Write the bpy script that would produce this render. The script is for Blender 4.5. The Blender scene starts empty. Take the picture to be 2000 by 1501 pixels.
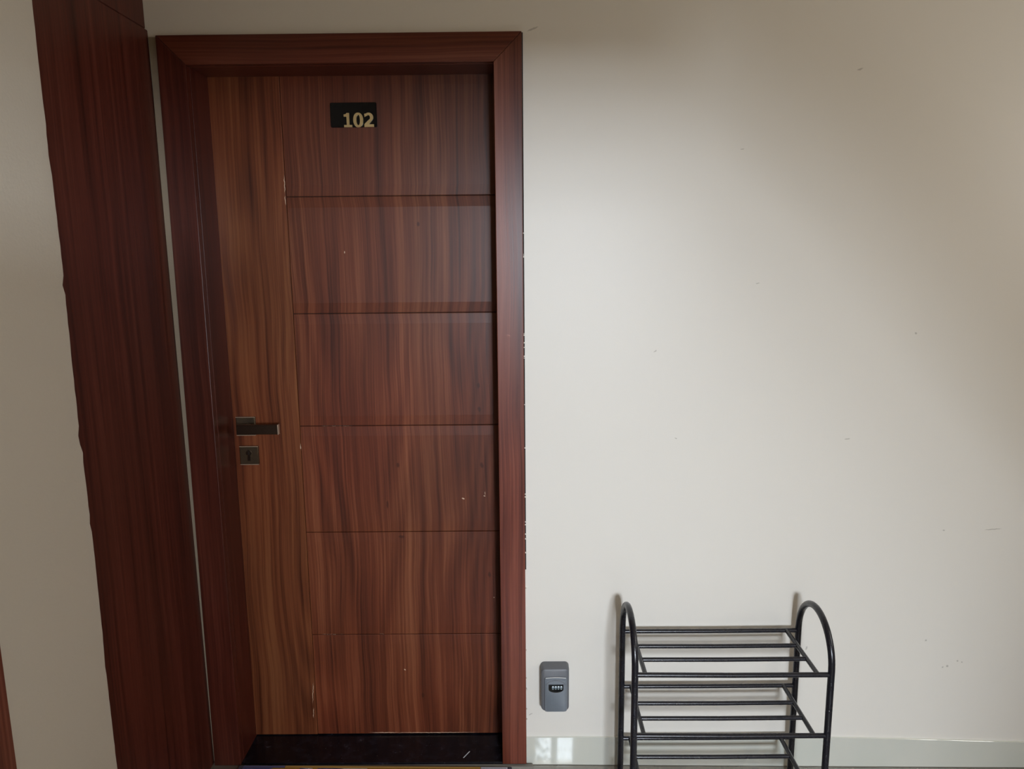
import bpy, bmesh, math, random
from mathutils import Vector, Matrix
random.seed(7)
S = bpy.context.scene
C = S.collection

# ------------------------------------------------------------------ camera
F_PX, PITCH, YAW, ROLL = 1480.0, 0.1736, -0.0064, -0.0097
cam_d = bpy.data.cameras.new('camera')
cam_d.sensor_fit = 'HORIZONTAL'; cam_d.sensor_width = 36.0
cam_d.lens = F_PX / 2000 * 36.0
cam_d.clip_start = 0.02
cam = bpy.data.objects.new('camera', cam_d); C.objects.link(cam)
_f = Vector((math.sin(YAW)*math.cos(PITCH), math.cos(YAW)*math.cos(PITCH), -math.sin(PITCH)))
_r = Vector((math.cos(YAW), -math.sin(YAW), 0)); _u = _r.cross(_f)
_r2 = math.cos(ROLL)*_r + math.sin(ROLL)*_u; _u2 = -math.sin(ROLL)*_r + math.cos(ROLL)*_u
M3 = Matrix((_r2, _u2, -_f)).transposed()
cam.matrix_world = Matrix.Translation((-0.0201, -2.1034, 1.54)) @ M3.to_4x4()
S.camera = cam

# ------------------------------------------------------------------ world, daylight, added fill light, exposure
W = bpy.data.worlds.new('world'); S.world = W; W.use_nodes = True
W.node_tree.nodes['Background'].inputs[0].default_value = (0.62, 0.74, 0.90, 1)
W.node_tree.nodes['Background'].inputs[1].default_value = 1.0
YW = -4.30                      # inner face of the wall behind the camera, with the windows
WIN_A = (0.42, 0.94, 1.43, 1.91)     # x0 x1 z0 z1, window on the half landing
WIN_B = (0.185, 0.575, 2.80, 3.25)     # the window above it
def area(name, x0, x1, z0, z1, power, col):
    d = bpy.data.lights.new(name, 'AREA'); d.shape = 'RECTANGLE'
    d.size = x1-x0; d.size_y = z1-z0; d.energy = power; d.color = col
    o = bpy.data.objects.new(name, d); C.objects.link(o)
    o.location = ((x0+x1)/2, YW-0.16, (z0+z1)/2); o.rotation_euler = (math.radians(90), 0, 0)
    return o
area('window_daylight', *WIN_A, 275.0, (0.87, 0.96, 1.08))
FILL_C = (-1.85, -0.65, 1.38, 2.24)   # y0 y1 z0 z1, opening added in the right-hand wall for fill light
_fill = area('fill_light', *FILL_C, 18.5, (1.0, 0.965, 0.915))  # area lamp added to lift the ambient light on the right
_fill.location = (2.45+0.16, (FILL_C[0]+FILL_C[1])/2, (FILL_C[2]+FILL_C[3])/2); _fill.rotation_euler = (math.radians(90), 0, math.radians(90))
area('upper_window_daylight', *WIN_B, 4.4, (0.90, 1.0, 1.08))
vs = S.view_settings
vs.view_transform = 'Standard'; vs.look = 'None'; vs.gamma = 1.0; vs.use_curve_mapping = False
vs.exposure = 0.0

# ------------------------------------------------------------------ helpers
def link(name, me, mat=None, parent=None):
    o = bpy.data.objects.new(name, me); C.objects.link(o)
    if mat and not me.materials: me.materials.append(mat)
    if parent is not None:
        o.parent = parent; o.matrix_parent_inverse = parent.matrix_world.inverted()
    return o
def empty(name, loc):
    o = bpy.data.objects.new(name, None); C.objects.link(o); o.location = loc
    o.empty_display_size = 0.05
    o.matrix_world = Matrix.Translation(loc)
    return o
def tag(o, label=None, cat=None, group=None, kind=None):
    if label: o['label'] = label
    if cat: o['category'] = cat
    if group: o['group'] = group
    if kind: o['kind'] = kind
    return o
def from_bm(name, bm, mat, parent=None, smooth=False, ang=35):
    bmesh.ops.recalc_face_normals(bm, faces=bm.faces)
    me = bpy.data.meshes.new(name); bm.to_mesh(me); bm.free()
    if smooth:
        for p in me.polygons: p.use_smooth = True
        me.set_sharp_from_angle(angle=math.radians(ang))
    return link(name, me, mat, parent)
def add_box(bm, x0, x1, y0, y1, z0, z1):
    v = [bm.verts.new(p) for p in ((x0,y0,z0),(x1,y0,z0),(x1,y1,z0),(x0,y1,z0),(x0,y0,z1),(x1,y0,z1),(x1,y1,z1),(x0,y1,z1))]
    for f in ((0,3,2,1),(4,5,6,7),(0,1,5,4),(1,2,6,5),(2,3,7,6),(3,0,4,7)): bm.faces.new([v[i] for i in f])
def box(name, x0, x1, y0, y1, z0, z1, mat, parent=None, bev=0.0, seg=2):
    bm = bmesh.new(); add_box(bm, x0, x1, y0, y1, z0, z1)
    if bev: bmesh.ops.bevel(bm, geom=bm.edges[:], offset=bev, segments=seg, affect='EDGES', profile=0.5)
    return from_bm(name, bm, mat, parent, smooth=bool(bev), ang=15)
def prism(name, poly, y0, y1, mat, parent=None, bev=0.0, holes=None, smooth=False):
    """polygon in XZ, extruded from y0 (front) to y1"""
    bm = bmesh.new()
    vs_ = [bm.verts.new((x, y0, z)) for x, z in poly]
    f = bm.faces.new(vs_)
    r = bmesh.ops.extrude_face_region(bm, geom=[f])
    bmesh.ops.translate(bm, vec=(0, y1-y0, 0), verts=[g for g in r['geom'] if isinstance(g, bmesh.types.BMVert)])
    if bev: bmesh.ops.bevel(bm, geom=bm.edges[:], offset=bev, segments=2, affect='EDGES', profile=0.5)
    return from_bm(name, bm, mat, parent, smooth=smooth or bool(bev), ang=15)
def rrect(cx, cz, w, h, r, n=5):
    pts = []
    r = max(min(r, w/2-1e-5, h/2-1e-5), 1e-5)
    for sx, sz, a0 in ((1,1,0),(-1,1,90),(-1,-1,180),(1,-1,270)):
        for k in range(n+1):
            a = math.radians(a0 + 90*k/n)
            pts.append((cx+sx*(w/2-r)+r*math.cos(a), cz+sz*(h/2-r)+r*math.sin(a)))
    return pts
def loft(name, cx, cz, w, h, r, levels, mat, parent=None):
    """rounded rectangle in XZ lofted over (y, inset) levels from the wall outwards"""
    bm = bmesh.new(); rings = []
    for y, ins in levels:
        rings.append([bm.verts.new((x, y, z)) for x, z in rrect(cx, cz, w-2*ins, h-2*ins, r-ins*0.6)])
    for a, b in zip(rings, rings[1:]):
        n = len(a)
        for i in range(n): bm.faces.new((a[i], a[(i+1)%n], b[(i+1)%n], b[i]))
    bm.faces.new(rings[0]); bm.faces.new(rings[-1])
    return from_bm(name, bm, mat, parent, smooth=True)
def tube(name, pts, r, mat, parent=None, n=12):
    pts = [Vector(p) for p in pts]; bm = bmesh.new(); rings = []
    t0 = (pts[1]-pts[0]).normalized(); ref = Vector((1,0,0)) if abs(t0.x) < 0.8 else Vector((0,0,1))
    u = t0.cross(ref).normalized()
    for i, p in enumerate(pts):
        t = (pts[min(i+1,len(pts)-1)]-pts[max(i-1,0)]).normalized()
        u = (u - t*u.dot(t)).normalized(); w = t.cross(u)
        rings.append([bm.verts.new(p + r*(math.cos(a)*u + math.sin(a)*w)) for a in [2*math.pi*k/n for k in range(n)]])
    for a, b in zip(rings, rings[1:]):
        for i in range(n): bm.faces.new((a[i], a[(i+1)%n], b[(i+1)%n], b[i]))
    bm.faces.new(rings[0]); bm.faces.new(rings[-1])
    return from_bm(name, bm, mat, parent, smooth=True)

# ------------------------------------------------------------------ materials
def lin(c):
    return tuple(((v/255)/12.92 if v/255 <= 0.04045 else ((v/255+0.055)/1.055)**2.4) for v in c) + (1.0,)
class NT:
    def __init__(self, name):
        self.m = bpy.data.materials.new(name); self.m.use_nodes = True
        self.t = self.m.node_tree; self.b = self.t.nodes['Principled BSDF']
    def n(self, ty, **kw):
        nd = self.t.nodes.new(ty)
        for k, v in kw.items(): setattr(nd, k, v)
        return nd
    def l(self, a, b): self.t.links.new(a, b)
    def setp(self, **kw):
        for k, v in kw.items(): self.b.inputs[k.replace('_', ' ')].default_value = v
    def math(self, op, a, b=None, clamp=False):
        nd = self.n('ShaderNodeMath', operation=op, use_clamp=clamp)
        for i, v in enumerate((a, b)):
            if v is None: continue
            if isinstance(v, (int, float)): nd.inputs[i].default_value = v
            else: self.l(v, nd.inputs[i])
        return nd.outputs[0]
    def noise(self, vec, scale, detail=2, rough=0.5, dist=0.0):
        nd = self.n('ShaderNodeTexNoise'); nd.inputs['Scale'].default_value = scale
        nd.inputs['Detail'].default_value = detail; nd.inputs['Roughness'].default_value = rough
        nd.inputs['Distortion'].default_value = dist; self.l(vec, nd.inputs['Vector']); return nd.outputs['Fac']
    def map(self, vec, scale=(1,1,1), loc=(0,0,0), rot=(0,0,0), ty='POINT'):
        nd = self.n('ShaderNodeMapping', vector_type=ty)
        nd.inputs['Location'].default_value = loc; nd.inputs['Rotation'].default_value = rot; nd.inputs['Scale'].default_value = scale
        self.l(vec, nd.inputs['Vector']); return nd.outputs[0]
    def ramp(self, fac, stops, interp='LINEAR'):
        nd = self.n('ShaderNodeValToRGB'); nd.color_ramp.interpolation = interp
        el = nd.color_ramp.elements
        while len(el) > 1: el.remove(el[-1])
        el[0].position = stops[0][0]; el[0].color = stops[0][1]
        for p, c in stops[1:]:
            e = el.new(p); e.color = c
        self.l(fac, nd.inputs[0]); return nd.outputs[0]
    def mix(self, fac, a, b, blend='MIX'):
        nd = self.n('ShaderNodeMix', data_type='RGBA', blend_type=blend)
        for s, v in ((nd.inputs[0], fac), (nd.inputs[6], a), (nd.inputs[7], b)):
            if isinstance(v, (int, float)): s.default_value = v
            elif isinstance(v, tuple): s.default_value = v
            else: self.l(v, s)
        return nd.outputs[2]
    def bump(self, h, strength, dist=0.001):
        nd = self.n('ShaderNodeBump'); nd.inputs['Strength'].default_value = strength; nd.inputs['Distance'].default_value = dist
        self.l(h, nd.inputs['Height']); self.l(nd.outputs[0], self.b.inputs['Normal'])
    def marks(self, vec, lst):
        """mask of small worn spots (x, z, half width, half height, angle) in the wall plane"""
        wob = self.n('ShaderNodeTexNoise'); wob.inputs['Scale'].default_value = 90; self.l(vec, wob.inputs['Vector'])
        sub = self.n('ShaderNodeVectorMath', operation='SUBTRACT'); self.l(wob.outputs['Color'], sub.inputs[0]); sub.inputs[1].default_value = (0.5,0.5,0.5)
        sc = self.n('ShaderNodeVectorMath', operation='SCALE'); self.l(sub.outputs[0], sc.inputs[0]); sc.inputs['Scale'].default_value = 0.006
        ad = self.n('ShaderNodeVectorMath', operation='ADD'); self.l(vec, ad.inputs[0]); self.l(sc.outputs[0], ad.inputs[1])
        tot = None
        for x, z, hw, hh, ang in lst:
            m = self.map(ad.outputs[0], scale=(hw, 50.0, hh), loc=(x, 0, z), rot=(0, -math.radians(ang), 0), ty='TEXTURE')
            ln = self.n('ShaderNodeVectorMath', operation='LENGTH'); self.l(m, ln.inputs[0])
            mr = self.n('ShaderNodeMapRange'); self.l(ln.outputs['Value'], mr.inputs[0])
            for i, v in ((1, 1.0), (2, 0.55), (3, 0.0), (4, 1.0)): mr.inputs[i].default_value = v
            tot = mr.outputs[0] if tot is None else self.math('MAXIMUM', tot, mr.outputs[0])
        return tot
    def obj(self):
        return self.n('ShaderNodeTexCoord').outputs['Object']

def wood(name, dark, mid, light, horizontal=False, off=(0,0,0), rough=0.34, figure=1.0, marks=None, mark_col=(200,180,160), spec=0.32, knots=None):
    t = NT(name); o = t.obj()
    sx = t.n('ShaderNodeSeparateXYZ'); t.l(o, sx.inputs[0])
    lat = t.math('ADD', sx.outputs['X'], sx.outputs['Y']); lon = sx.outputs['Z']
    if horizontal: lat, lon = sx.outputs['Z'], sx.outputs['X']
    cb = t.n('ShaderNodeCombineXYZ'); t.l(lat, cb.inputs[0]); t.l(lon, cb.inputs[2])
    p = t.map(cb.outputs[0], loc=off)
    # slow wandering of the fibres
    wv = t.noise(t.map(p, scale=(2.2, 1, 1.1)), 1.6, 2, 0.45)
    wob = t.math('MULTIPLY', t.math('SUBTRACT', wv, 0.5), 0.060*figure)
    cb2 = t.n('ShaderNodeCombineXYZ'); 
    sp = t.n('ShaderNodeSeparateXYZ'); t.l(p, sp.inputs[0])
    t.l(t.math('ADD', sp.outputs[0], wob), cb2.inputs[0]); t.l(sp.outputs[2], cb2.inputs[2])
    q = cb2.outputs[0]
    broad = t.noise(t.map(q, scale=(13, 1, 0.35)), 1.0, 3, 0.55)           # wide light and dark bands
    field = t.noise(t.map(q, scale=(4.0, 1, 0.42)), 1.0, 1.5, 0.4)         # cathedral contours
    rings = t.math('SINE', t.math('MULTIPLY', field, 95.0))
    rings = t.math('MULTIPLY_ADD', rings, 0.5); rings.node.inputs[2].default_value = 0.5
    fine = t.noise(t.map(q, scale=(170, 1, 1.6)), 1.0, 3, 0.6)
    pores = t.noise(t.map(q, scale=(420, 1, 9.0)), 1.0, 2, 0.6)
    mid_s = t.noise(t.map(q, scale=(62, 1, 0.6)), 1.0, 3, 0.55)
    v = t.math('ADD', t.math('MULTIPLY', broad, 0.60), t.math('MULTIPLY', rings, 0.13*figure))
    v = t.math('ADD', v, t.math('MULTIPLY', mid_s, 0.46))
    v = t.math('ADD', v, t.math('MULTIPLY', fine, 0.60))
    v = t.math('ADD', v, -0.425)
    col = t.ramp(v, [(0.22, lin(dark)), (0.48, lin(mid)), (0.74, lin(light))])
    pm = t.ramp(pores, [(0.30, (1,1,1,1)), (0.40, (0,0,0,1))])
    col = t.mix(t.math('MULTIPLY', pm, 0.35), col, lin(dark))
    # reddish drift over the sheet
    tint = t.noise(t.map(p, scale=(3.0, 1, 1.2)), 1.0, 1, 0.5)
    tcol = t.ramp(tint, [(0.35, (1.12, 0.90, 0.84, 1)), (0.65, (0.94, 1.06, 1.02, 1))])
    col = t.mix(0.6, col, tcol, 'MULTIPLY')
    if knots: col = t.mix(t.math('MULTIPLY', t.marks(o, knots), 0.7), col, lin(dark))
    if marks:
        col = t.mix(t.marks(o, marks), col, lin(mark_col))
    t.l(col, t.b.inputs['Base Color'])
    rg = t.math('MULTIPLY_ADD', fine, 0.10); rg.node.inputs[2].default_value = rough-0.05
    t.l(rg, t.b.inputs['Roughness'])
    t.setp(Specular_IOR_Level=spec)
    t.bump(fine, 0.10, 0.0006)
    return t.m

def paint(name, col, rough=0.5, bump=0.12, marks=None, mark_col=(120,112,100), scale=260, spec=0.4):
    t = NT(name); o = t.obj()
    big = t.noise(o, 1.7, 3, 0.55); c = t.mix(t.math('MULTIPLY', big, 0.10), lin(col), lin(tuple(int(v*0.90) for v in col)))
    if marks: c = t.mix(t.math('MULTIPLY', t.marks(o, marks), 0.42), c, lin(mark_col))
    t.l(c, t.b.inputs['Base Color']); t.setp(Roughness=rough, Specular_IOR_Level=spec)
    h = t.math('ADD', t.noise(o, scale, 3, 0.6), t.math('MULTIPLY', t.noise(o, 22, 2, 0.5), 1.5))
    t.bump(h, bump, 0.0012)
    return t.m

def plain(name, col, rough=0.5, metal=0.0, spec=0.5, bump=0.0, bscale=80):
    t = NT(name); o = t.obj()
    nz = t.noise(o, bscale, 3, 0.55)
    c = t.mix(t.math('MULTIPLY', nz, 0.22), lin(col), lin(tuple(int(v*0.72) for v in col)))
    t.l(c, t.b.inputs['Base Color']); t.setp(Metallic=metal, Specular_IOR_Level=spec)
    rg = t.math('MULTIPLY_ADD', nz, 0.12); rg.node.inputs[2].default_value = rough-0.06
    t.l(rg, t.b.inputs['Roughness'])
    if bump: t.bump(nz, bump, 0.0008)
    return t.m

WALL_MARKS = [(0.9202,1.0051,.009,.0022,5),(0.4321,1.0122,.004,.002,-30),(0.8407,0.3623,.0035,.007,-15),(1.2956,0.3176,.004,.003,0),
    (1.2665,0.3011,.004,.004,0),(1.253,0.297,.0028,.0035,0),(1.309,0.313,.003,.003,20),(1.195,0.3847,.004,.004,0),(0.5875,1.8032,.007,.0016,8),
    (0.645,1.4475,.006,.0018,5),(0.368,1.2627,.006,.002,35),(0.8871,2.0018,.010,.003,20),(0.0285,2.1095,.018,.0030,22),
    (0.0131,0.1502,.008,.0022,25),(1.36,0.7321,.028,.002,4),(1.2178,0.73,.004,.003,0),(1.09,1.306,.004,.004,0)]
M = {}
M['wall'] = paint('wall_paint', (226,221,211), rough=0.42, bump=0.10, marks=WALL_MARKS)
M['plaster'] = paint('rough_plaster_paint', (214,207,194), rough=0.62, bump=0.45, scale=150)
M['ceil'] = paint('ceiling_paint', (218,202,174), rough=0.7)
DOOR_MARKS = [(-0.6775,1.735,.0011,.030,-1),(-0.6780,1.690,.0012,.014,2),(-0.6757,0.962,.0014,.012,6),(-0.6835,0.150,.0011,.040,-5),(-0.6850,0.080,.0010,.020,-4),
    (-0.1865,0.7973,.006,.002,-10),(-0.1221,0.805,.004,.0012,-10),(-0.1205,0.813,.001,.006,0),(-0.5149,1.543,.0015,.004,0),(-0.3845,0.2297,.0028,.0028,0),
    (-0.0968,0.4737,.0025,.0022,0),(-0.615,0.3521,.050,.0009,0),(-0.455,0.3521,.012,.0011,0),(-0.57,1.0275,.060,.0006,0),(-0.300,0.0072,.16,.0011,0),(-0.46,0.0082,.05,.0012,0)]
KNOTS = [(-0.135,1.148,.006,.011,0),(-0.133,1.075,.005,.010,5),(-0.383,0.905,.006,.009,0),(-0.380,0.676,.011,.006,-10),(-0.128,0.902,.006,.012,10),(-0.420,0.78,.004,.014,0),(-0.30,1.62,.005,.008,0),(-0.33,0.14,.006,.010,0),(-0.11,0.55,.005,.012,0)]
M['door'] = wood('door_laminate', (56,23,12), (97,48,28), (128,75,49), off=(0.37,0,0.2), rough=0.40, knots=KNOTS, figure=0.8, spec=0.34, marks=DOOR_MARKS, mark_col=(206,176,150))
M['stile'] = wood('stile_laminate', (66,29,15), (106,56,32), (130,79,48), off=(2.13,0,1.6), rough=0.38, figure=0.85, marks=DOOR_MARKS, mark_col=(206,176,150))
M['frame'] = wood('frame_laminate', (70,29,19), (110,58,42), (138,84,67), off=(5.3,0,0.7), rough=0.36, figure=0.45, spec=0.42)
M['frame_shaded'] = wood('frame_laminate_shaded', (46,15,9), (76,33,23), (98,50,38), off=(5.9,0,1.7), rough=0.36, figure=0.45)  # left side of the same laminate, its shade put into the colour
M['frame_h'] = wood('frame_laminate_cross', (58,22,14), (96,47,33), (124,72,56), horizontal=True, off=(7.7,0,3.7), rough=0.36, figure=0.45)
M['panel'] = wood('cladding_laminate', (54,21,14), (84,38,28), (106,56,44), off=(9.1,0,2.7), rough=0.42, figure=0.35)
M['dark'] = plain('shadow_gap', (16,9,7), rough=0.8)
M['rackmetal'] = plain('black_gloss_paint', (24,24,31), rough=0.28, spec=0.55, bump=0.25, bscale=55)
M['bronze'] = plain('antique_bronze', (118,104,86), rough=0.36, metal=1.0, bscale=120)
M['bronze_dark'] = plain('dark_bronze', (84,70,60), rough=0.34, metal=1.0, bscale=120)
M['edge'] = plain('bronze_edge_highlight', (206,182,158), rough=0.42, metal=0.6, bscale=120)  # bright metal that paints in the edge highlights
M['black'] = plain('black_acrylic', (7,8,11), rough=0.16, spec=0.35)
M['gold'] = plain('brushed_gold', (226,202,150), rough=0.30, metal=1.0, bscale=160)
M['box'] = plain('grey_zinc', (104,106,110), rough=0.45, spec=0.4, bscale=200)
M['lid'] = plain('blue_grey_lid', (112,119,126), rough=0.36, spec=0.5, bscale=200)
M['digit'] = plain('white_digit', (238,244,246), rough=0.4)
M['dial'] = plain('dial_wheel', (70,84,92), rough=0.35, metal=0.3)
M['alu'] = plain('white_window_frame', (205,205,202), rough=0.4)
M['strip_shade'] = paint('shaded_strip_paint', (158,143,122), rough=0.8, bump=0.3)  # darker wall tone carrying the shade of the corner strip
M['cement'] = paint('cement_grout', (128,124,114), rough=0.8, bump=0.5)
def granite():
    t = NT('black_granite'); o = t.obj()
    a = t.noise(o, 26, 5, 0.65); b = t.noise(o, 160, 3, 0.6)
    c = t.ramp(a, [(0.50, lin((13,12,17))), (0.66, lin((30,29,36))), (0.80, lin((84,80,84)))])
    c = t.mix(t.ramp(b, [(0.66, (0,0,0,1)), (0.76, (0.5,0.5,0.5,1))]), c, lin((96,92,94)))
    t.l(c, t.b.inputs['Base Color']); t.setp(Roughness=0.22, Specular_IOR_Level=0.4)
    return t.m
M['granite'] = granite()
def skirting():
    t = NT('skirting_tile'); o = t.obj()
    a = t.noise(o, 3.0, 3, 0.6)
    c = t.ramp(a, [(0.3, lin((216,220,209))), (0.7, lin((226,225,214)))])
    t.l(c, t.b.inputs['Base Color']); t.setp(Roughness=0.03, IOR=3.0)
    return t.m
M['skirt'] = skirting()
def floor_mat():
    t = NT('floor_tile'); o = t.obj()
    a = t.noise(o, 5.0, 4, 0.6); b = t.noise(o, 90, 3, 0.6)
    c = t.ramp(a, [(0.3, lin((92,86,76))), (0.7, lin((112,105,94)))])
    c = t.mix(t.math('MULTIPLY', b, 0.3), c, lin((120,114,104)))
    br = t.n('ShaderNodeTexBrick'); br.offset = 0.0; br.inputs['Scale'].default_value = 1.0
    br.inputs['Brick Width'].default_value = 0.6; br.inputs['Row Height'].default_value = 0.6; br.inputs['Mortar Size'].default_value = 0.004
    t.l(o, br.inputs['Vector'])
    c = t.mix(br.outputs['Fac'], c, lin((96,92,84)))
    t.l(c, t.b.inputs['Base Color']); t.setp(Roughness=0.03, IOR=3.0)
    return t.m
M['floor'] = floor_mat()
def pane_mat():
    t = NT('window_glass'); tr = t.n('ShaderNodeBsdfTransparent'); gl = t.n('ShaderNodeBsdfGlossy'); gl.inputs['Roughness'].default_value = 0.02
    mx = t.n('ShaderNodeMixShader'); mx.inputs[0].default_value = 0.08
    t.l(tr.outputs[0], mx.inputs[1]); t.l(gl.outputs[0], mx.inputs[2])
    t.l(mx.outputs[0], t.t.nodes['Material Output'].inputs['Surface']); return t.m
M['pane'] = pane_mat()
def mat_mat():
    t = NT('doormat_pile'); o = t.obj()
    vo = t.n('ShaderNodeTexVoronoi'); vo.inputs['Scale'].default_value = 9.0; t.l(o, vo.inputs['Vector'])
    sp = t.n('ShaderNodeSeparateColor'); t.l(vo.outputs['Color'], sp.inputs[0])
    c = t.ramp(sp.outputs[0], [(0.0, lin((176,132,62))), (0.55, lin((196,150,70))), (0.72, lin((92,94,140))), (0.86, lin((206,204,210)))], 'CONSTANT')
    t.l(c, t.b.inputs['Base Color']); t.setp(Roughness=0.95, Specular_IOR_Level=0.1)
    t.bump(t.noise(o, 420, 2, 0.6), 0.8, 0.004); return t.m
M['mat'] = mat_mat()
M['mat_blue'] = plain('doormat_blue', (92,92,132), rough=0.9, bump=0.7, bscale=300)
M['mat_gold'] = plain('doormat_gold', (186,142,66), rough=0.9, bump=0.7, bscale=300)
M['mat_white'] = plain('doormat_white', (190,190,198), rough=0.9, bump=0.7, bscale=300)
M['mat_edge'] = plain('doormat_binding', (74,72,84), rough=0.9, bump=0.6, bscale=300)

# ------------------------------------------------------------------ room shell
XL, XR = -0.98, 2.45
fz = lambda x: -0.016 - 0.0128*x                  # the floor falls slightly to the right
FW, W_OUT, H_OUT = 0.0733, 0.949, 2.10            # architrave width, door frame outer width and height

bm = bmesh.new()
v = [bm.verts.new(p) for p in ((-1.9,-4.5,fz(-1.9)),(2.7,-4.5,fz(2.7)),(2.7,0.25,fz(2.7)),(-1.9,0.25,fz(-1.9)))]
f = bm.faces.new(v); r = bmesh.ops.extrude_face_region(bm, geom=[f])
bmesh.ops.translate(bm, vec=(0,0,-0.15), verts=[g for g in r['geom'] if isinstance(g, bmesh.types.BMVert)])
tag(from_bm('floor', bm, M['floor']), 'glossy grey tiled floor along the foot of the wall', kind='structure')

def grid_wall(name, axis, pos, thick, a0, a1, z0, z1, holes, mat):
    """wall as a slab with rectangular openings; axis 'y' -> wall in XZ at y=pos..pos+thick, 'x' -> wall in YZ"""
    aa = sorted({a0, a1} | {h[0] for h in holes} | {h[1] for h in holes}); zz = sorted({z0, z1} | {h[2] for h in holes} | {h[3] for h in holes})
    bm = bmesh.new()
    for i in range(len(aa)-1):
        for k in range(len(zz)-1):
            ca, cz = (aa[i]+aa[i+1])/2, (zz[k]+zz[k+1])/2
            if any(h[0] < ca < h[1] and h[2] < cz < h[3] for h in holes): continue
            if axis == 'y': add_box(bm, aa[i], aa[i+1], min(pos,pos+thick), max(pos,pos+thick), zz[k], zz[k+1])
            else: add_box(bm, min(pos,pos+thick), max(pos,pos+thick), aa[i], aa[i+1], zz[k], zz[k+1])
    bmesh.ops.remove_doubles(bm, verts=bm.verts, dist=1e-5)
    seen = {}
    for fc in bm.faces: seen.setdefault(tuple(round(c, 4) for c in fc.calc_center_median()), []).append(fc)
    bmesh.ops.delete(bm, geom=[fc for g in seen.values() if len(g) > 1 for fc in g], context='FACES')
    return from_bm(name, bm, mat)

tag(grid_wall('wall_back', 'y', 0.0, 0.22, -1.2, 2.65, -0.12, 2.95, [(-W_OUT+0.03, -0.03, -0.12, H_OUT-0.03)], M['wall']),
    'cream painted wall with the door and the shoe rack', kind='structure')
tag(grid_wall('wall_right', 'x', XR, 0.2, -4.5, 0.22, -0.15, 4.6, [FILL_C], M['ceil']), 'painted side wall beyond the right edge', kind='structure')
tag(grid_wall('wall_front', 'y', YW, -0.2, -1.9, 2.65, -0.15, 4.6, [WIN_A, WIN_B], M['ceil']), 'painted stairwell wall with windows', kind='structure')
tag(box('ceiling', -1.9, 2.65, -2.4, 0.22, 2.75, 2.95, M['ceil']), 'painted landing ceiling', kind='structure')
tag(box('ceiling', -1.9, 2.65, -4.5, -2.3, 4.5, 4.7, M['ceil']), 'painted stairwell ceiling', kind='structure')
tag(box('wall_upper', -1.9, 2.65, -2.4, -2.25, 2.95, 4.5, M['ceil']), 'painted wall above the landing ceiling', kind='structure')

# left wall: plaster strip with a chipped far edge, wood cladding in the recess beyond it, another door frame nearer
YE = -0.5165
bm = bmesh.new()
NZ = 150; zs = [-0.1 + 3.0*i/NZ for i in range(NZ+1)]
chips = [(1.476, 0.010, 0.010), (1.150, 0.012, 0.022), (1.128, -0.006, 0.02), (0.96, 0.004, 0.02), (0.62, 0.003, 0.03), (1.75, 0.003, 0.05)]
XP = -0.960                       # plaster face
rows = []
rnd = random.Random(3)
for z in zs:
    e = YE + 0.0022*math.sin(z*9.0) + rnd.uniform(-0.0008, 0.0008)
    for cz, dp, hw in chips:
        d = abs(z-cz)/hw
        if d < 1: e -= dp*(1-d)
    rows.append([bm.verts.new(p) for p in ((XP-0.05, e-0.001, z), (XP-0.0035, e, z), (XP-0.0008, e-0.0025, z), (XP, e-0.010, z), (XP, e-0.05, z), (XP, -0.90, z))])
for a, b in zip(rows, rows[1:]):
    for i in range(5): bm.faces.new((a[i], a[i+1], b[i+1], b[i]))
wl = from_bm('wall_left', bm, M['plaster'], smooth=True)
tag(wl, 'beige rough plastered side wall at the left edge', kind='structure')
bm = bmesh.new()
add_box(bm, -1.2, -1.02, YE-0.03, 0.0, -0.12, 2.95)
add_box(bm, -1.2, XP-0.002, -1.76, -0.895, 2.11, 2.95); add_box(bm, -1.2, XP-0.001, -2.6, -1.72, -0.12, 2.95)
add_box(bm, -1.2, XP-0.012, -0.92, -0.79, -0.12, 2.95)
core = from_bm('wall_core', bm, M['plaster'], wl)
add = lambda o, lab=None: tag(o, lab)
# lower cladding sheet, slightly out of plumb against the wall corner
def clad(name, z0, z1, xt, xb, y1, lab):
    bm = bmesh.new()
    vs_ = [bm.verts.new(p) for p in ((xb-0.03,YE-0.02,z0),(xb,YE-0.02,z0),(xb,y1,z0),(xb-0.03,y1,z0),(xt-0.03,YE-0.02,z1),(xt,YE-0.02,z1),(xt,y1,z1),(xt-0.03,y1,z1))]
    for fi in ((0,3,2,1),(4,5,6,7),(0,1,5,4),(1,2,6,5),(2,3,7,6),(3,0,4,7)): bm.faces.new([vs_[i] for i in fi])
    bmesh.ops.bevel(bm, geom=bm.edges[:], offset=0.0012, segments=2, affect='EDGES')
    return tag(from_bm(name, bm, M['panel'], wl, smooth=True, ang=15), lab)
clad('wood_panel', -0.03, 2.1175, -0.9760, -0.9640, -0.0005, 'tall dark brown wood cladding sheet')
clad('wood_panel', 2.1215, 2.90, -0.9815, -0.9815, -0.0005, 'upper dark brown wood cladding sheet above the joint')

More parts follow.
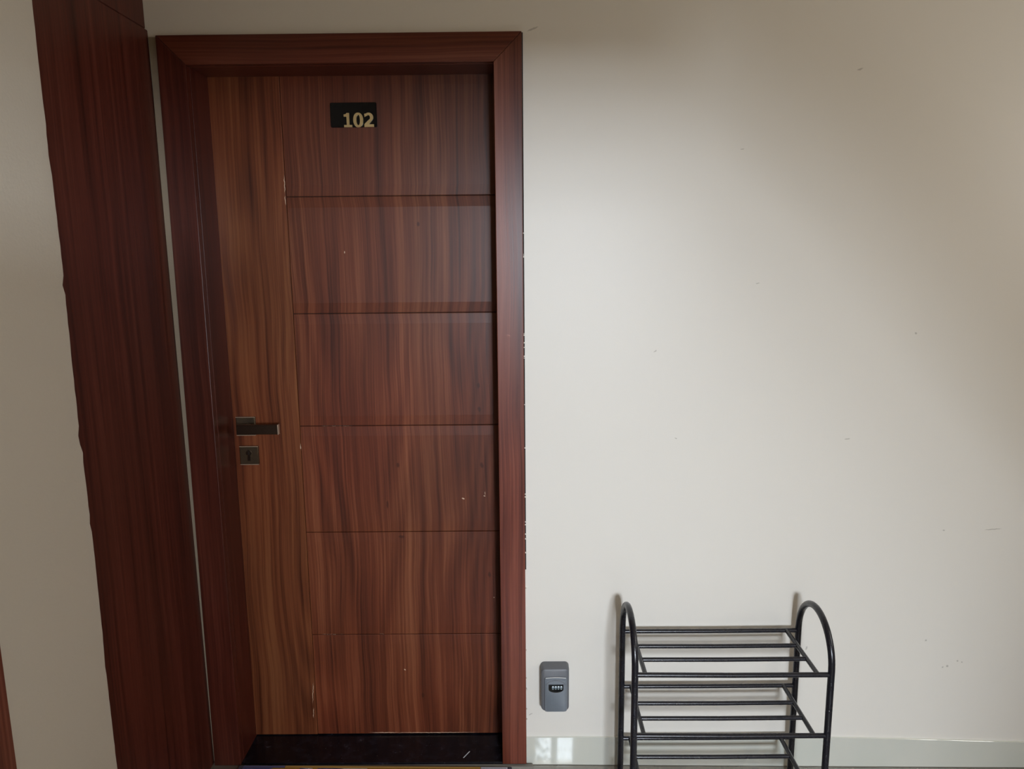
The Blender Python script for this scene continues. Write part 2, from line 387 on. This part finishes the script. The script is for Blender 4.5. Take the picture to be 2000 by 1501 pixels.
# the neighbouring door on the left wall: only the edge of its architrave shows
d2 = empty('door_2', (XP, -1.25, 0)); tag(d2, 'brown door frame edge at the lower left corner', kind='structure')
box('architrave', XP-0.05, XP+0.016, -0.930, -0.8575, fz(-1)-0.001, 2.12, M['frame'], d2, bev=0.002)
box('architrave', XP-0.05, XP+0.016, -1.77, -1.6975, fz(-1)-0.001, 2.12, M['frame'], d2, bev=0.002)
box('architrave', XP-0.05, XP+0.016, -1.6975, -0.930, 2.048, 2.12, M['frame'], d2, bev=0.002)
box('leaf', XP-0.12, XP-0.08, -1.71, -0.92, fz(-1), 2.06, M['panel'], d2, bev=0.002)
wb = grid_wall('wall_side', 'x', -1.9, 0.7, -4.5, -2.59, -0.15, 4.6, [], M['ceil']); tag(wb, 'painted side wall of the stairwell', kind='structure')

# skirting tile
bm = bmesh.new(); top = [(0.0,0.0758),(0.145,0.0752),(0.5,0.0725),(0.9,0.0702),(1.2,0.0615),(1.53,0.0492),(2.45,0.040)]
rings = []
for x, z in top:
    rings.append([bm.verts.new(p) for p in ((x,0.0,fz(x)-0.01),(x,-0.006,fz(x)-0.01),(x,-0.006,z-0.0004),(x,-0.0056,z),(x,0.0,z))])
for a, b in zip(rings, rings[1:]):
    for i in range(5): bm.faces.new((a[i], a[(i+1)%5], b[(i+1)%5], b[i]))
bm.faces.new(rings[0]); bm.faces.new(rings[-1])
tag(from_bm('baseboard_back', bm, M['skirt']), 'pale glossy tile skirting at the foot of the wall', kind='structure')
bm = bmesh.new(); pr = None
for i in range(61):
    x = 0.0 + 2.45*i/60; w = -0.0075 + random.uniform(-0.0025, 0.001)
    cur = [bm.verts.new(p) for p in ((x,0.0,fz(x)+0.0012),(x,w,fz(x)+0.0008))]
    if pr: bm.faces.new((pr[0], pr[1], cur[1], cur[0]))
    pr = cur
from_bm('grout_line', bm, M['cement'], bpy.data.objects['baseboard_back'])

# ------------------------------------------------------------------ stairwell behind the camera: beam, stair flight, added light blockers, windows
YB0, YB1 = -3.50, -2.70           # stair flight depth, well behind the landing edge
UX, UZ = 0.48, 1.767
tag(box('wall_beam', -1.9, UX, -2.40, -2.20, UZ, 2.75, M['ceil']), 'painted downstand beam over the landing edge', kind='structure')
tag(box('ceiling', UX-0.02, 2.65, -2.85, -2.38, 2.75, 2.95, M['ceil']), 'painted ceiling strip beside the stairs', kind='structure')
tag(prism('light_stop_stair', [(UX-0.02,2.90),(UX-0.02,1.80),(0.70,1.64),(0.95,1.34),(2.45,0.0),(2.45,2.90)], YB1-0.15, YB1, M['ceil']), 'added wall that stops light above the stair flight', kind='structure')  # unseen, added to stop window light leaking over the flight
tag(box('shade_blocker_right', 1.03, 2.45, YB0, YB1-0.02, -0.15, 1.30, M['ceil']), 'added wall below the stairs that shades the right side', kind='structure')  # unseen blocker added to cut direct light on the right
tag(box('shade_blocker_left', -1.9, 0.035, -2.70, -2.60, -0.15, 1.70, M['ceil']), 'added low wall that shades the left side like a standing viewer', kind='structure')  # unseen blocker added in place of the viewer's own shadow
sf = empty('stair_flight', (1.4, -3.1, 0.5)); tag(sf, 'concrete stair flight rising behind the viewer', kind='structure')
bm = bmesh.new()
ps = [(UX,UZ),(0.68,1.636),(0.937,1.339),(2.44,-0.10),(2.44,0.25),(1.2,1.40),(UX,2.10)]
vv = [bm.verts.new((x,YB1-0.001,z)) for x,z in ps]; f = bm.faces.new(vv); r = bmesh.ops.extrude_face_region(bm, geom=[f])
bmesh.ops.translate(bm, vec=(0,YB0-YB1,0), verts=[g for g in r['geom'] if isinstance(g, bmesh.types.BMVert)])
from_bm('soffit_slab', bm, M['ceil'], sf)
for k in range(8):
    x = UX + 0.005 + k*0.240; z = 2.06-(k+1)*0.205
    box('step', x, x+0.238, YB0, YB1-0.16, z, z+0.20, M['cement'], sf)

def window(name, x0, x1, z0, z1, lab):
    w = empty(name, ((x0+x1)/2, YW, z0)); tag(w, lab, kind='structure')
    t = 0.022
    box('window_frame', x0, x0+t, YW-0.10, YW-0.05, z0, z1, M['alu'], w, bev=0.002); box('window_frame', x1-t, x1, YW-0.10, YW-0.05, z0, z1, M['alu'], w, bev=0.002)
    box('window_frame', x0+t, x1-t, YW-0.10, YW-0.05, z0, z0+t, M['alu'], w, bev=0.002); box('window_frame', x0+t, x1-t, YW-0.10, YW-0.05, z1-t, z1, M['alu'], w, bev=0.002)
    xm = (x0+x1)/2
    box('mullion', xm-0.03, xm+0.03, YW-0.10, YW-0.05, z0+t, z1-t, M['alu'], w, bev=0.002)
    for a, b in ((x0+t, xm-0.03), (xm+0.03, x1-t)): box('pane', a, b, YW-0.078, YW-0.074, z0+t, z1-t, M['pane'], w)
    for k in range(1, 4):
        z = z0 + (z1-z0)*k/4
        tube('grille_bar', [(x0, YW-0.03, z), (x1, YW-0.03, z)], 0.004, M['alu'], w, n=8)
fill_op = empty('fill_opening', (XR, -1.5, FILL_C[2])); tag(fill_op, 'added opening for fill light beyond the right edge', kind='structure')
for a in ((FILL_C[0],FILL_C[1],FILL_C[2],FILL_C[2]+0.03),(FILL_C[0],FILL_C[1],FILL_C[3]-0.03,FILL_C[3]),(FILL_C[0],FILL_C[0]+0.03,FILL_C[2]+0.03,FILL_C[3]-0.03),(FILL_C[1]-0.03,FILL_C[1],FILL_C[2]+0.03,FILL_C[3]-0.03),(-1.265,-1.235,FILL_C[2]+0.03,FILL_C[3]-0.03)):
    box('window_frame', XR+0.04, XR+0.09, *a, M['alu'], fill_op, bev=0.002)
window('window_1', *WIN_A, 'small stairwell window behind the viewer')
window('window_2', *WIN_B, 'upper stairwell window behind the viewer')
bm = bmesh.new(); rl = random.Random(11)
for k in range(70):
    x = WIN_B[0]+abs(rl.gauss(0, 0.075)); z = rl.uniform(WIN_B[2]+0.02, WIN_B[3]-0.01); a = rl.uniform(0, 3.14); y = YW-0.145+rl.uniform(0, 0.02)
    ln, wd = rl.uniform(0.018, 0.034), rl.uniform(0.009, 0.017)
    if x > WIN_B[0]+0.16: continue
    pts = [(ln, 0.0), (0.2*ln, wd), (-ln, 0.0), (0.2*ln, -wd)]
    bm.faces.new([bm.verts.new((x+u*math.cos(a)-w*math.sin(a), y+0.002*(i % 2), z+u*math.sin(a)+w*math.cos(a))) for i, (u, w) in enumerate(pts)])
tag(from_bm('foliage', bm, plain('leaf_green', (62,84,48), rough=0.6), bpy.data.objects['window_2']), kind='stuff')

# ------------------------------------------------------------------ door 102
ZB = -0.004
fr = empty('trim_1', (-W_OUT/2, 0, 0)); tag(fr, 'reddish brown laminate door frame around the door', kind='structure')
YA0, YA1 = -0.020, 0.004
g = 0.0004
prism('architrave', [(-0.9570,ZB),(-W_OUT+FW,ZB),(-W_OUT+FW,H_OUT-FW-g),(-W_OUT,H_OUT-g)], YA0, YA1, M['frame_shaded'], fr, bev=0.0016)
prism('architrave', [(-FW,ZB),(0,ZB),(0,H_OUT-g),(-FW,H_OUT-FW-g)], YA0, YA1, M['frame'], fr, bev=0.0016)
prism('architrave', [(-W_OUT+FW,H_OUT-FW),(-FW,H_OUT-FW),(0,H_OUT),(-W_OUT,H_OUT)], YA0, YA1, M['frame_h'], fr, bev=0.0016)
JI = W_OUT-FW      # inner jamb x (abs)
YL = 0.12          # front of the door leaf
box('jamb', -JI-0.035, -JI+0.0006, YA1, 0.20, ZB, H_OUT-FW+0.03, M['frame_shaded'], fr, bev=0.0006)
box('jamb', -FW-0.0006, -FW+0.035, YA1, 0.20, ZB, H_OUT-FW+0.03, M['frame'], fr, bev=0.0006)
box('jamb', -JI, -FW, YA1, 0.20, H_OUT-FW-0.0006, H_OUT-FW+0.03, M['frame_h'], fr, bev=0.0006)
# dark strip painting the shadow line beside the architrave
box('shadow_line', 0.0002, 0.0030, -0.004, 0.001, 0.62, H_OUT+0.001, M['dark'], fr)
box('shaded_wall_strip', -0.9745, -0.9500, -0.004, 0.002, 0.0, H_OUT, M['strip_shade'], fr, bev=0.0015)  # covers the wall strip in the corner with painted shade
bm = bmesh.new()
for k in range(70):        # ragged paint crumbs along the edges
    if random.random() < 0.5: x, z = random.uniform(-W_OUT, 0), H_OUT+0.0005
    else: x, z = 0.0012, random.uniform(0.0, 1.6)
    s = random.uniform(0.0008, 0.0028)
    add_box(bm, x-s, x+s, -0.006, 0.0005, z-s*0.7, z+s*0.7)
tag(from_bm('paint_crumbs', bm, M['plaster'], fr), kind='stuff')

tr = box('trim_2', -JI, -FW, YA0+0.004, 0.20, -0.06, 0.0008, M['granite'], bev=0.001)
tag(tr, 'polished black granite door threshold', kind='structure')
sc = prism('scratch', [(-0.196,0),(-0.193,0),(-0.176,0.030),(-0.179,0.030)], 0.0, 0.0004, M['digit'], tr)
sc.data.transform(Matrix(((1,0,0,0),(0,0,1,0.004),(0,-1,0,0.0014),(0,0,0,1))))
ce = box('trim_3', -W_OUT-0.02, 0.02, -0.030, YA0+0.006, -0.06, -0.006, M['cement'], bev=0.003)
tag(ce, 'rough grey cement strip below the door frame', kind='structure')

dr = empty('door_1', (-W_OUT/2, YL, 0)); tag(dr, 'reddish brown wood grain laminate door with horizontal grooves', kind='structure')
LB, LT = 0.004, H_OUT-FW+0.006
XS = -0.6750
box('leaf_core', -JI-0.003, -FW+0.003, YL+0.006, YL+0.042, LB, LT, M['dark'], dr)
def shaped(name, x0, x1, z0, z1, mat, tb=True, d0=0.001, d1=0.001):
    """laminate field; facets fall 1 mm towards the horizontal grooves"""
    e = 0.0012; band = 0.031
    prof = []
    if tb: prof = [(z0+e*0.3, YL+0.0065), (z0+e, YL+d0+0.0006), (z0+e*1.8, YL+d0), (z0+band, YL), (z1-band, YL), (z1-e*1.8, YL+d1), (z1-e, YL+d1+0.0006), (z1-e*0.3, YL+0.0065)]
    else: prof = [(z0, YL+0.0065), (z0+0.0003, YL+0.0004), (z0+0.0008, YL), (z1-0.0008, YL), (z1-0.0003, YL+0.0004), (z1, YL+0.0065)]
    xs = [(x0+0.0003, 0.0065, 1), (x0+0.001, 0.0006, 0), (x0+0.0018, 0, 0), (x1-0.0018, 0, 0), (x1-0.001, 0.0006, 0), (x1-0.0003, 0.0065, 1)]
    bm = bmesh.new(); rows = []
    for z, y in prof:
        rows.append([bm.verts.new((x, (YL+0.0065 if fl else min(y+dy, YL+0.0065)), z)) for x, dy, fl in xs])
    for a, b in zip(rows, rows[1:]):
        for i in range(len(xs)-1): bm.faces.new((a[i], a[i+1], b[i+1], b[i]))
    o = from_bm(name, bm, mat, dr)
    for p in o.data.polygons: p.use_smooth = False
    return o
shaped('stile', -JI-0.002, XS, LB, LT, M['stile'], tb=False)
zg = [LT, 1.700, 1.3658, 1.0280, 0.692, 0.3515, LB]
dg = [0.0008, 0.0036, 0.0030, 0.0012, 0.0007, 0.0007, 0.0004]
for k in range(6): shaped('door_panel', XS, -FW+0.002, zg[k+1], zg[k], M['door'], d0=dg[k+1], d1=dg[k])

# lever handle on a square rose, and the key escutcheon below it
lv = loft('lever_handle', -0.8352, 1.0312, 0.0580, 0.0570, 0.002, [(YL+0.001,0.0),(YL-0.006,0.0),(YL-0.0085,0.0022)], M['bronze'], dr)
box('edge_highlight', -0.8640, -0.8064, YL-0.0092, YL-0.0060, 1.0580, 1.0596, M['edge'], lv); box('edge_highlight', -0.8640, -0.8064, YL-0.0092, YL-0.0060, 1.0028, 1.0044, M['edge'], lv)  # thin bright bars painting the highlights of the chamfers
tag(lv, 'bronze square rose with a flat lever')
n = 20
tube('neck', [(-0.826, YL-0.008, 1.030), (-0.826, YL-0.030, 1.030), (-0.826, YL-0.056, 1.030)], 0.0105, M['bronze'], lv, n=16)
bar = box('lever_bar', -0.8425, -0.7205, YL-0.066, YL-0.053, 1.0190, 1.0475, M['bronze_dark'], lv, bev=0.0012)
es = loft('escutcheon', -0.8312, 0.9405, 0.0565, 0.0575, 0.002, [(YL+0.001,0.0),(YL-0.006,0.0),(YL-0.0085,0.0022)], M['bronze'], dr)
box('edge_highlight', -0.8592, -0.8032, YL-0.0092, YL-0.0060, 0.9676, 0.9692, M['edge'], es); box('edge_highlight', -0.8592, -0.8032, YL-0.0092, YL-0.0060, 0.9118, 0.9134, M['edge'], es)
box('end_highlight', -0.7212, -0.7194, YL-0.0662, YL-0.0528, 1.0185, 1.0480, M['edge'], lv)  # end face of the bar, its reflected light painted as bright metal
tag(es, 'square bronze keyhole plate')
kp = [(-0.8312+0.0085*math.cos(a), 0.9485+0.0085*math.sin(a)) for a in [math.radians(-62+304*k/18) for k in range(19)]]
kp = kp + [(-0.8312-0.0046, 0.9485-0.0240), (-0.8312+0.0046, 0.9485-0.0240)]
cyl = prism('lock_cylinder', kp, YL-0.0110, YL-0.0080, M['bronze_dark'], es)
box('key_slot', -0.8324, -0.8300, YL-0.0114, YL-0.0105, 0.9435, 0.9545, M['dark'], cyl)

# number plate 102
npl = empty('number_plate', (-0.4712, YL, 1.8875)); tag(npl, 'black rectangular plate with gold number 102 on the door', 'number plate')
loft('plate', -0.4710, 1.9210, 0.1300, 0.0665, 0.004, [(YL-0.0002,0.0),(YL-0.0040,0.0),(YL-0.0050,0.0010)], M['black'], npl)
def glyph_one():
    return [(0.02,0.74),(0.02,0.90),(0.26,0.92),(0.36,1.0),(0.66,1.0),(0.66,0.16),(0.98,0.16),(0.98,0.0),(0.02,0.0),(0.02,0.16),(0.34,0.16),(0.34,0.74)]
def glyph_two():
    cx, cz = 0.47, 0.68
    out = [(0.04,0.93)] + [(cx+0.46*math.cos(a), cz+0.33*math.sin(a)) for a in [math.radians(128-150*k/12) for k in range(13)]]
    out += [(0.72,0.40),(0.46,0.19),(0.98,0.19),(0.98,0.0),(0.02,0.0),(0.02,0.20),(0.36,0.44)]
    inn = [(cx+0.17*math.cos(a)-0.03, cz-0.02+0.17*math.sin(a)) for a in [math.radians(-35+150*k/9) for k in range(10)]]
    return out + inn + [(0.06,0.70)]
def place(poly, x0, x1, z0, z1): return [(x0+(x1-x0)*u, z0+(z1-z0)*w) for u, w in poly]
DZ0, DZ1 = 1.8872, 1.9258
def digit(poly): 
    o = prism('digit', poly, YL-0.0080, YL-0.0045, M['gold'], npl); return o
digit(place(glyph_one(), -0.4985, -0.4745, DZ0+0.0004, DZ1))
digit(place(glyph_two(), -0.4415, -0.4135, DZ0+0.0004, DZ1))
bm = bmesh.new(); N = 32; cx, cz, hw, hh = -0.4578, (DZ0+DZ1)/2+0.0002, 0.0140, (DZ1-DZ0)/2+0.0004
R4 = []
for y, ox in ((YL-0.0045,1),(YL-0.0080,1),(YL-0.0080,0),(YL-0.0045,0)):
    R4.append([bm.verts.new((cx+(hw if ox else 0.0050)*math.copysign(abs(math.cos(a))**0.85, math.cos(a)), y, cz+(hh if ox else hh*0.70)*math.sin(a))) for a in [2*math.pi*k/N for k in range(N)]])
for a, b in zip(R4, R4[1:]+R4[:1]):
    for i in range(N): bm.faces.new((a[i], a[(i+1)%N], b[(i+1)%N], b[i]))
from_bm('digit', bm, M['gold'], npl)

# doormat
dm = empty('doormat', (-0.46, -0.28, fz(-0.46))); tag(dm, 'yellow patterned doormat with blue and white corners below the door', 'doormat')
zt = fz(-0.46)
def slab(name, x0, x1, y0, y1, h, mat, par, bev=0.002):
    o = box(name, x0, x1, y0, y1, 0, h, mat, par, bev=bev)
    for v_ in o.data.vertices: v_.co.z += fz(v_.co.x) + 0.0005
    return o
slab('mat_pile', -0.862, -0.058, -0.50, -0.046, 0.0135, M['mat'], dm)
for x0, x1, m in ((-0.862,-0.735,'mat_blue'),(-0.735,-0.140,'mat_gold'),(-0.140,-0.058,'mat_white')):
    slab('mat_border', x0, x1, -0.046, -0.033, 0.0115, M[m], dm)
for a in ((-0.875,-0.862,-0.513,-0.033),(-0.058,-0.045,-0.513,-0.033),(-0.862,-0.058,-0.513,-0.50)):
    slab('mat_border', *a, 0.011, M['mat_edge'], dm)

# ------------------------------------------------------------------ key lock box
kb = empty('key_lock_box', (0.086, 0, 0.184)); tag(kb, 'small grey combination key box mounted on the wall beside the door', 'lock box')
loft('case', 0.0862, 0.2545, 0.0850, 0.1400, 0.012, [(0.0,0.0),(-0.022,0.0),(-0.033,0.0010),(-0.0390,0.0032),(-0.0415,0.0070)], M['box'], kb)
lid = loft('lid', 0.0878, 0.2425, 0.0665, 0.1100, 0.006, [(-0.038,0.0),(-0.0440,0.0),(-0.0462,0.0016)], M['lid'], kb)
loft('inner_lid', 0.0878, 0.2400, 0.0590, 0.1020, 0.005, [(-0.0455,0.0),(-0.0470,0.0),(-0.0478,0.0010)], M['lid'], lid)
tube('rim_highlight', [(0.0578+0.0600*k/12, -0.0462, 0.2970+0.0018*math.sin(math.pi*k/12)) for k in range(13)], 0.0013, M['alu'], lid, n=8)  # lid ridge in a pale material, its highlight put into the colour
tube('dome_ridge', [(0.0878-0.0275*math.cos(math.pi*k/14), -0.0478, 0.2745+0.0150*math.sin(math.pi*k/14)) for k in range(15)], 0.0009, M['box'], lid, n=8)
dp = [(0.0665,0.2775),(0.1105,0.2775),(0.1105,0.2620)] + [(0.0885+0.0220*math.cos(a), 0.2620-0.0105*math.sin(a)) for a in [math.pi*k/12 for k in range(1,12)]] + [(0.0665,0.2620)]
dw = prism('dial_window', dp, -0.0484, -0.0470, M['black'], kb)
box('release_button', 0.0672, 0.0732, -0.0496, -0.0480, 0.2635, 0.2760, M['black'], kb, bev=0.0006)
for k in range(4):
    x = 0.0760 + k*0.0082
    wh = tube('number_wheel', [(x, -0.0462, 0.2680), (x+0.0066, -0.0462, 0.2680)], 0.0068, M['dial'], kb, n=14)
    box('numeral', x+0.0012, x+0.0054, -0.0519, -0.0505, 0.2705, 0.2742, M['digit'], wh, bev=0.0003)
    box('numeral', x+0.0020, x+0.0040, -0.0530, -0.0526, 0.2650, 0.2668, M['digit'], wh)

# ------------------------------------------------------------------ shoe rack
YBK, YFR = -0.040, -0.275
XA, XB = 0.2835, 0.7975
rk = empty('shoe_rack', ((XA+XB)/2, (YBK+YFR)/2, fz(0.54))); tag(rk, 'black metal tube shoe rack with arched sides standing against the wall', 'shoe rack')
def hoop(x):
    ym, rr = (YBK+YFR)/2, (YBK-YFR)/2; zc = 0.578-rr-0.009
    pts = [(x, YBK, fz(x)+0.0005), (x, YBK, 0.20)]
    pts += [(x+0.003*0, ym+rr*math.cos(a), zc+rr*1.0*math.sin(a)) for a in [math.pi*k/24 for k in range(25)]]
    pts += [(x, YFR, 0.20), (x, YFR, fz(x)+0.0005)]
    tube('side_hoop', pts, 0.0090, M['rackmetal'], rk, n=14)
hoop(XA); hoop(XB)
SBL, SBR = 0.3115, 0.7625
for zsf in (0.4415, 0.2655, 0.0955):
    tube('rail', [(XA, YBK, zsf), ((XA+XB)/2, YBK, zsf-0.0008), (XB, YBK, zsf)], 0.0062, M['rackmetal'], rk)
    tube('rail', [(XA, YFR, zsf+0.002), ((XA+XB)/2, YFR, zsf-0.001), (XB, YFR, zsf-0.001)], 0.0066, M['rackmetal'], rk)
    for yy in (-0.1265, -0.1975):
        tube('rail', [(SBL, yy, zsf+0.0005), ((SBL+SBR)/2, yy, zsf-0.0008), (SBR, yy, zsf)], 0.0060, M['rackmetal'], rk)
    for xx in (SBL, SBR):
        tube('side_bar', [(xx, YBK, zsf), (xx, YFR, zsf)], 0.0062, M['rackmetal'], rk)
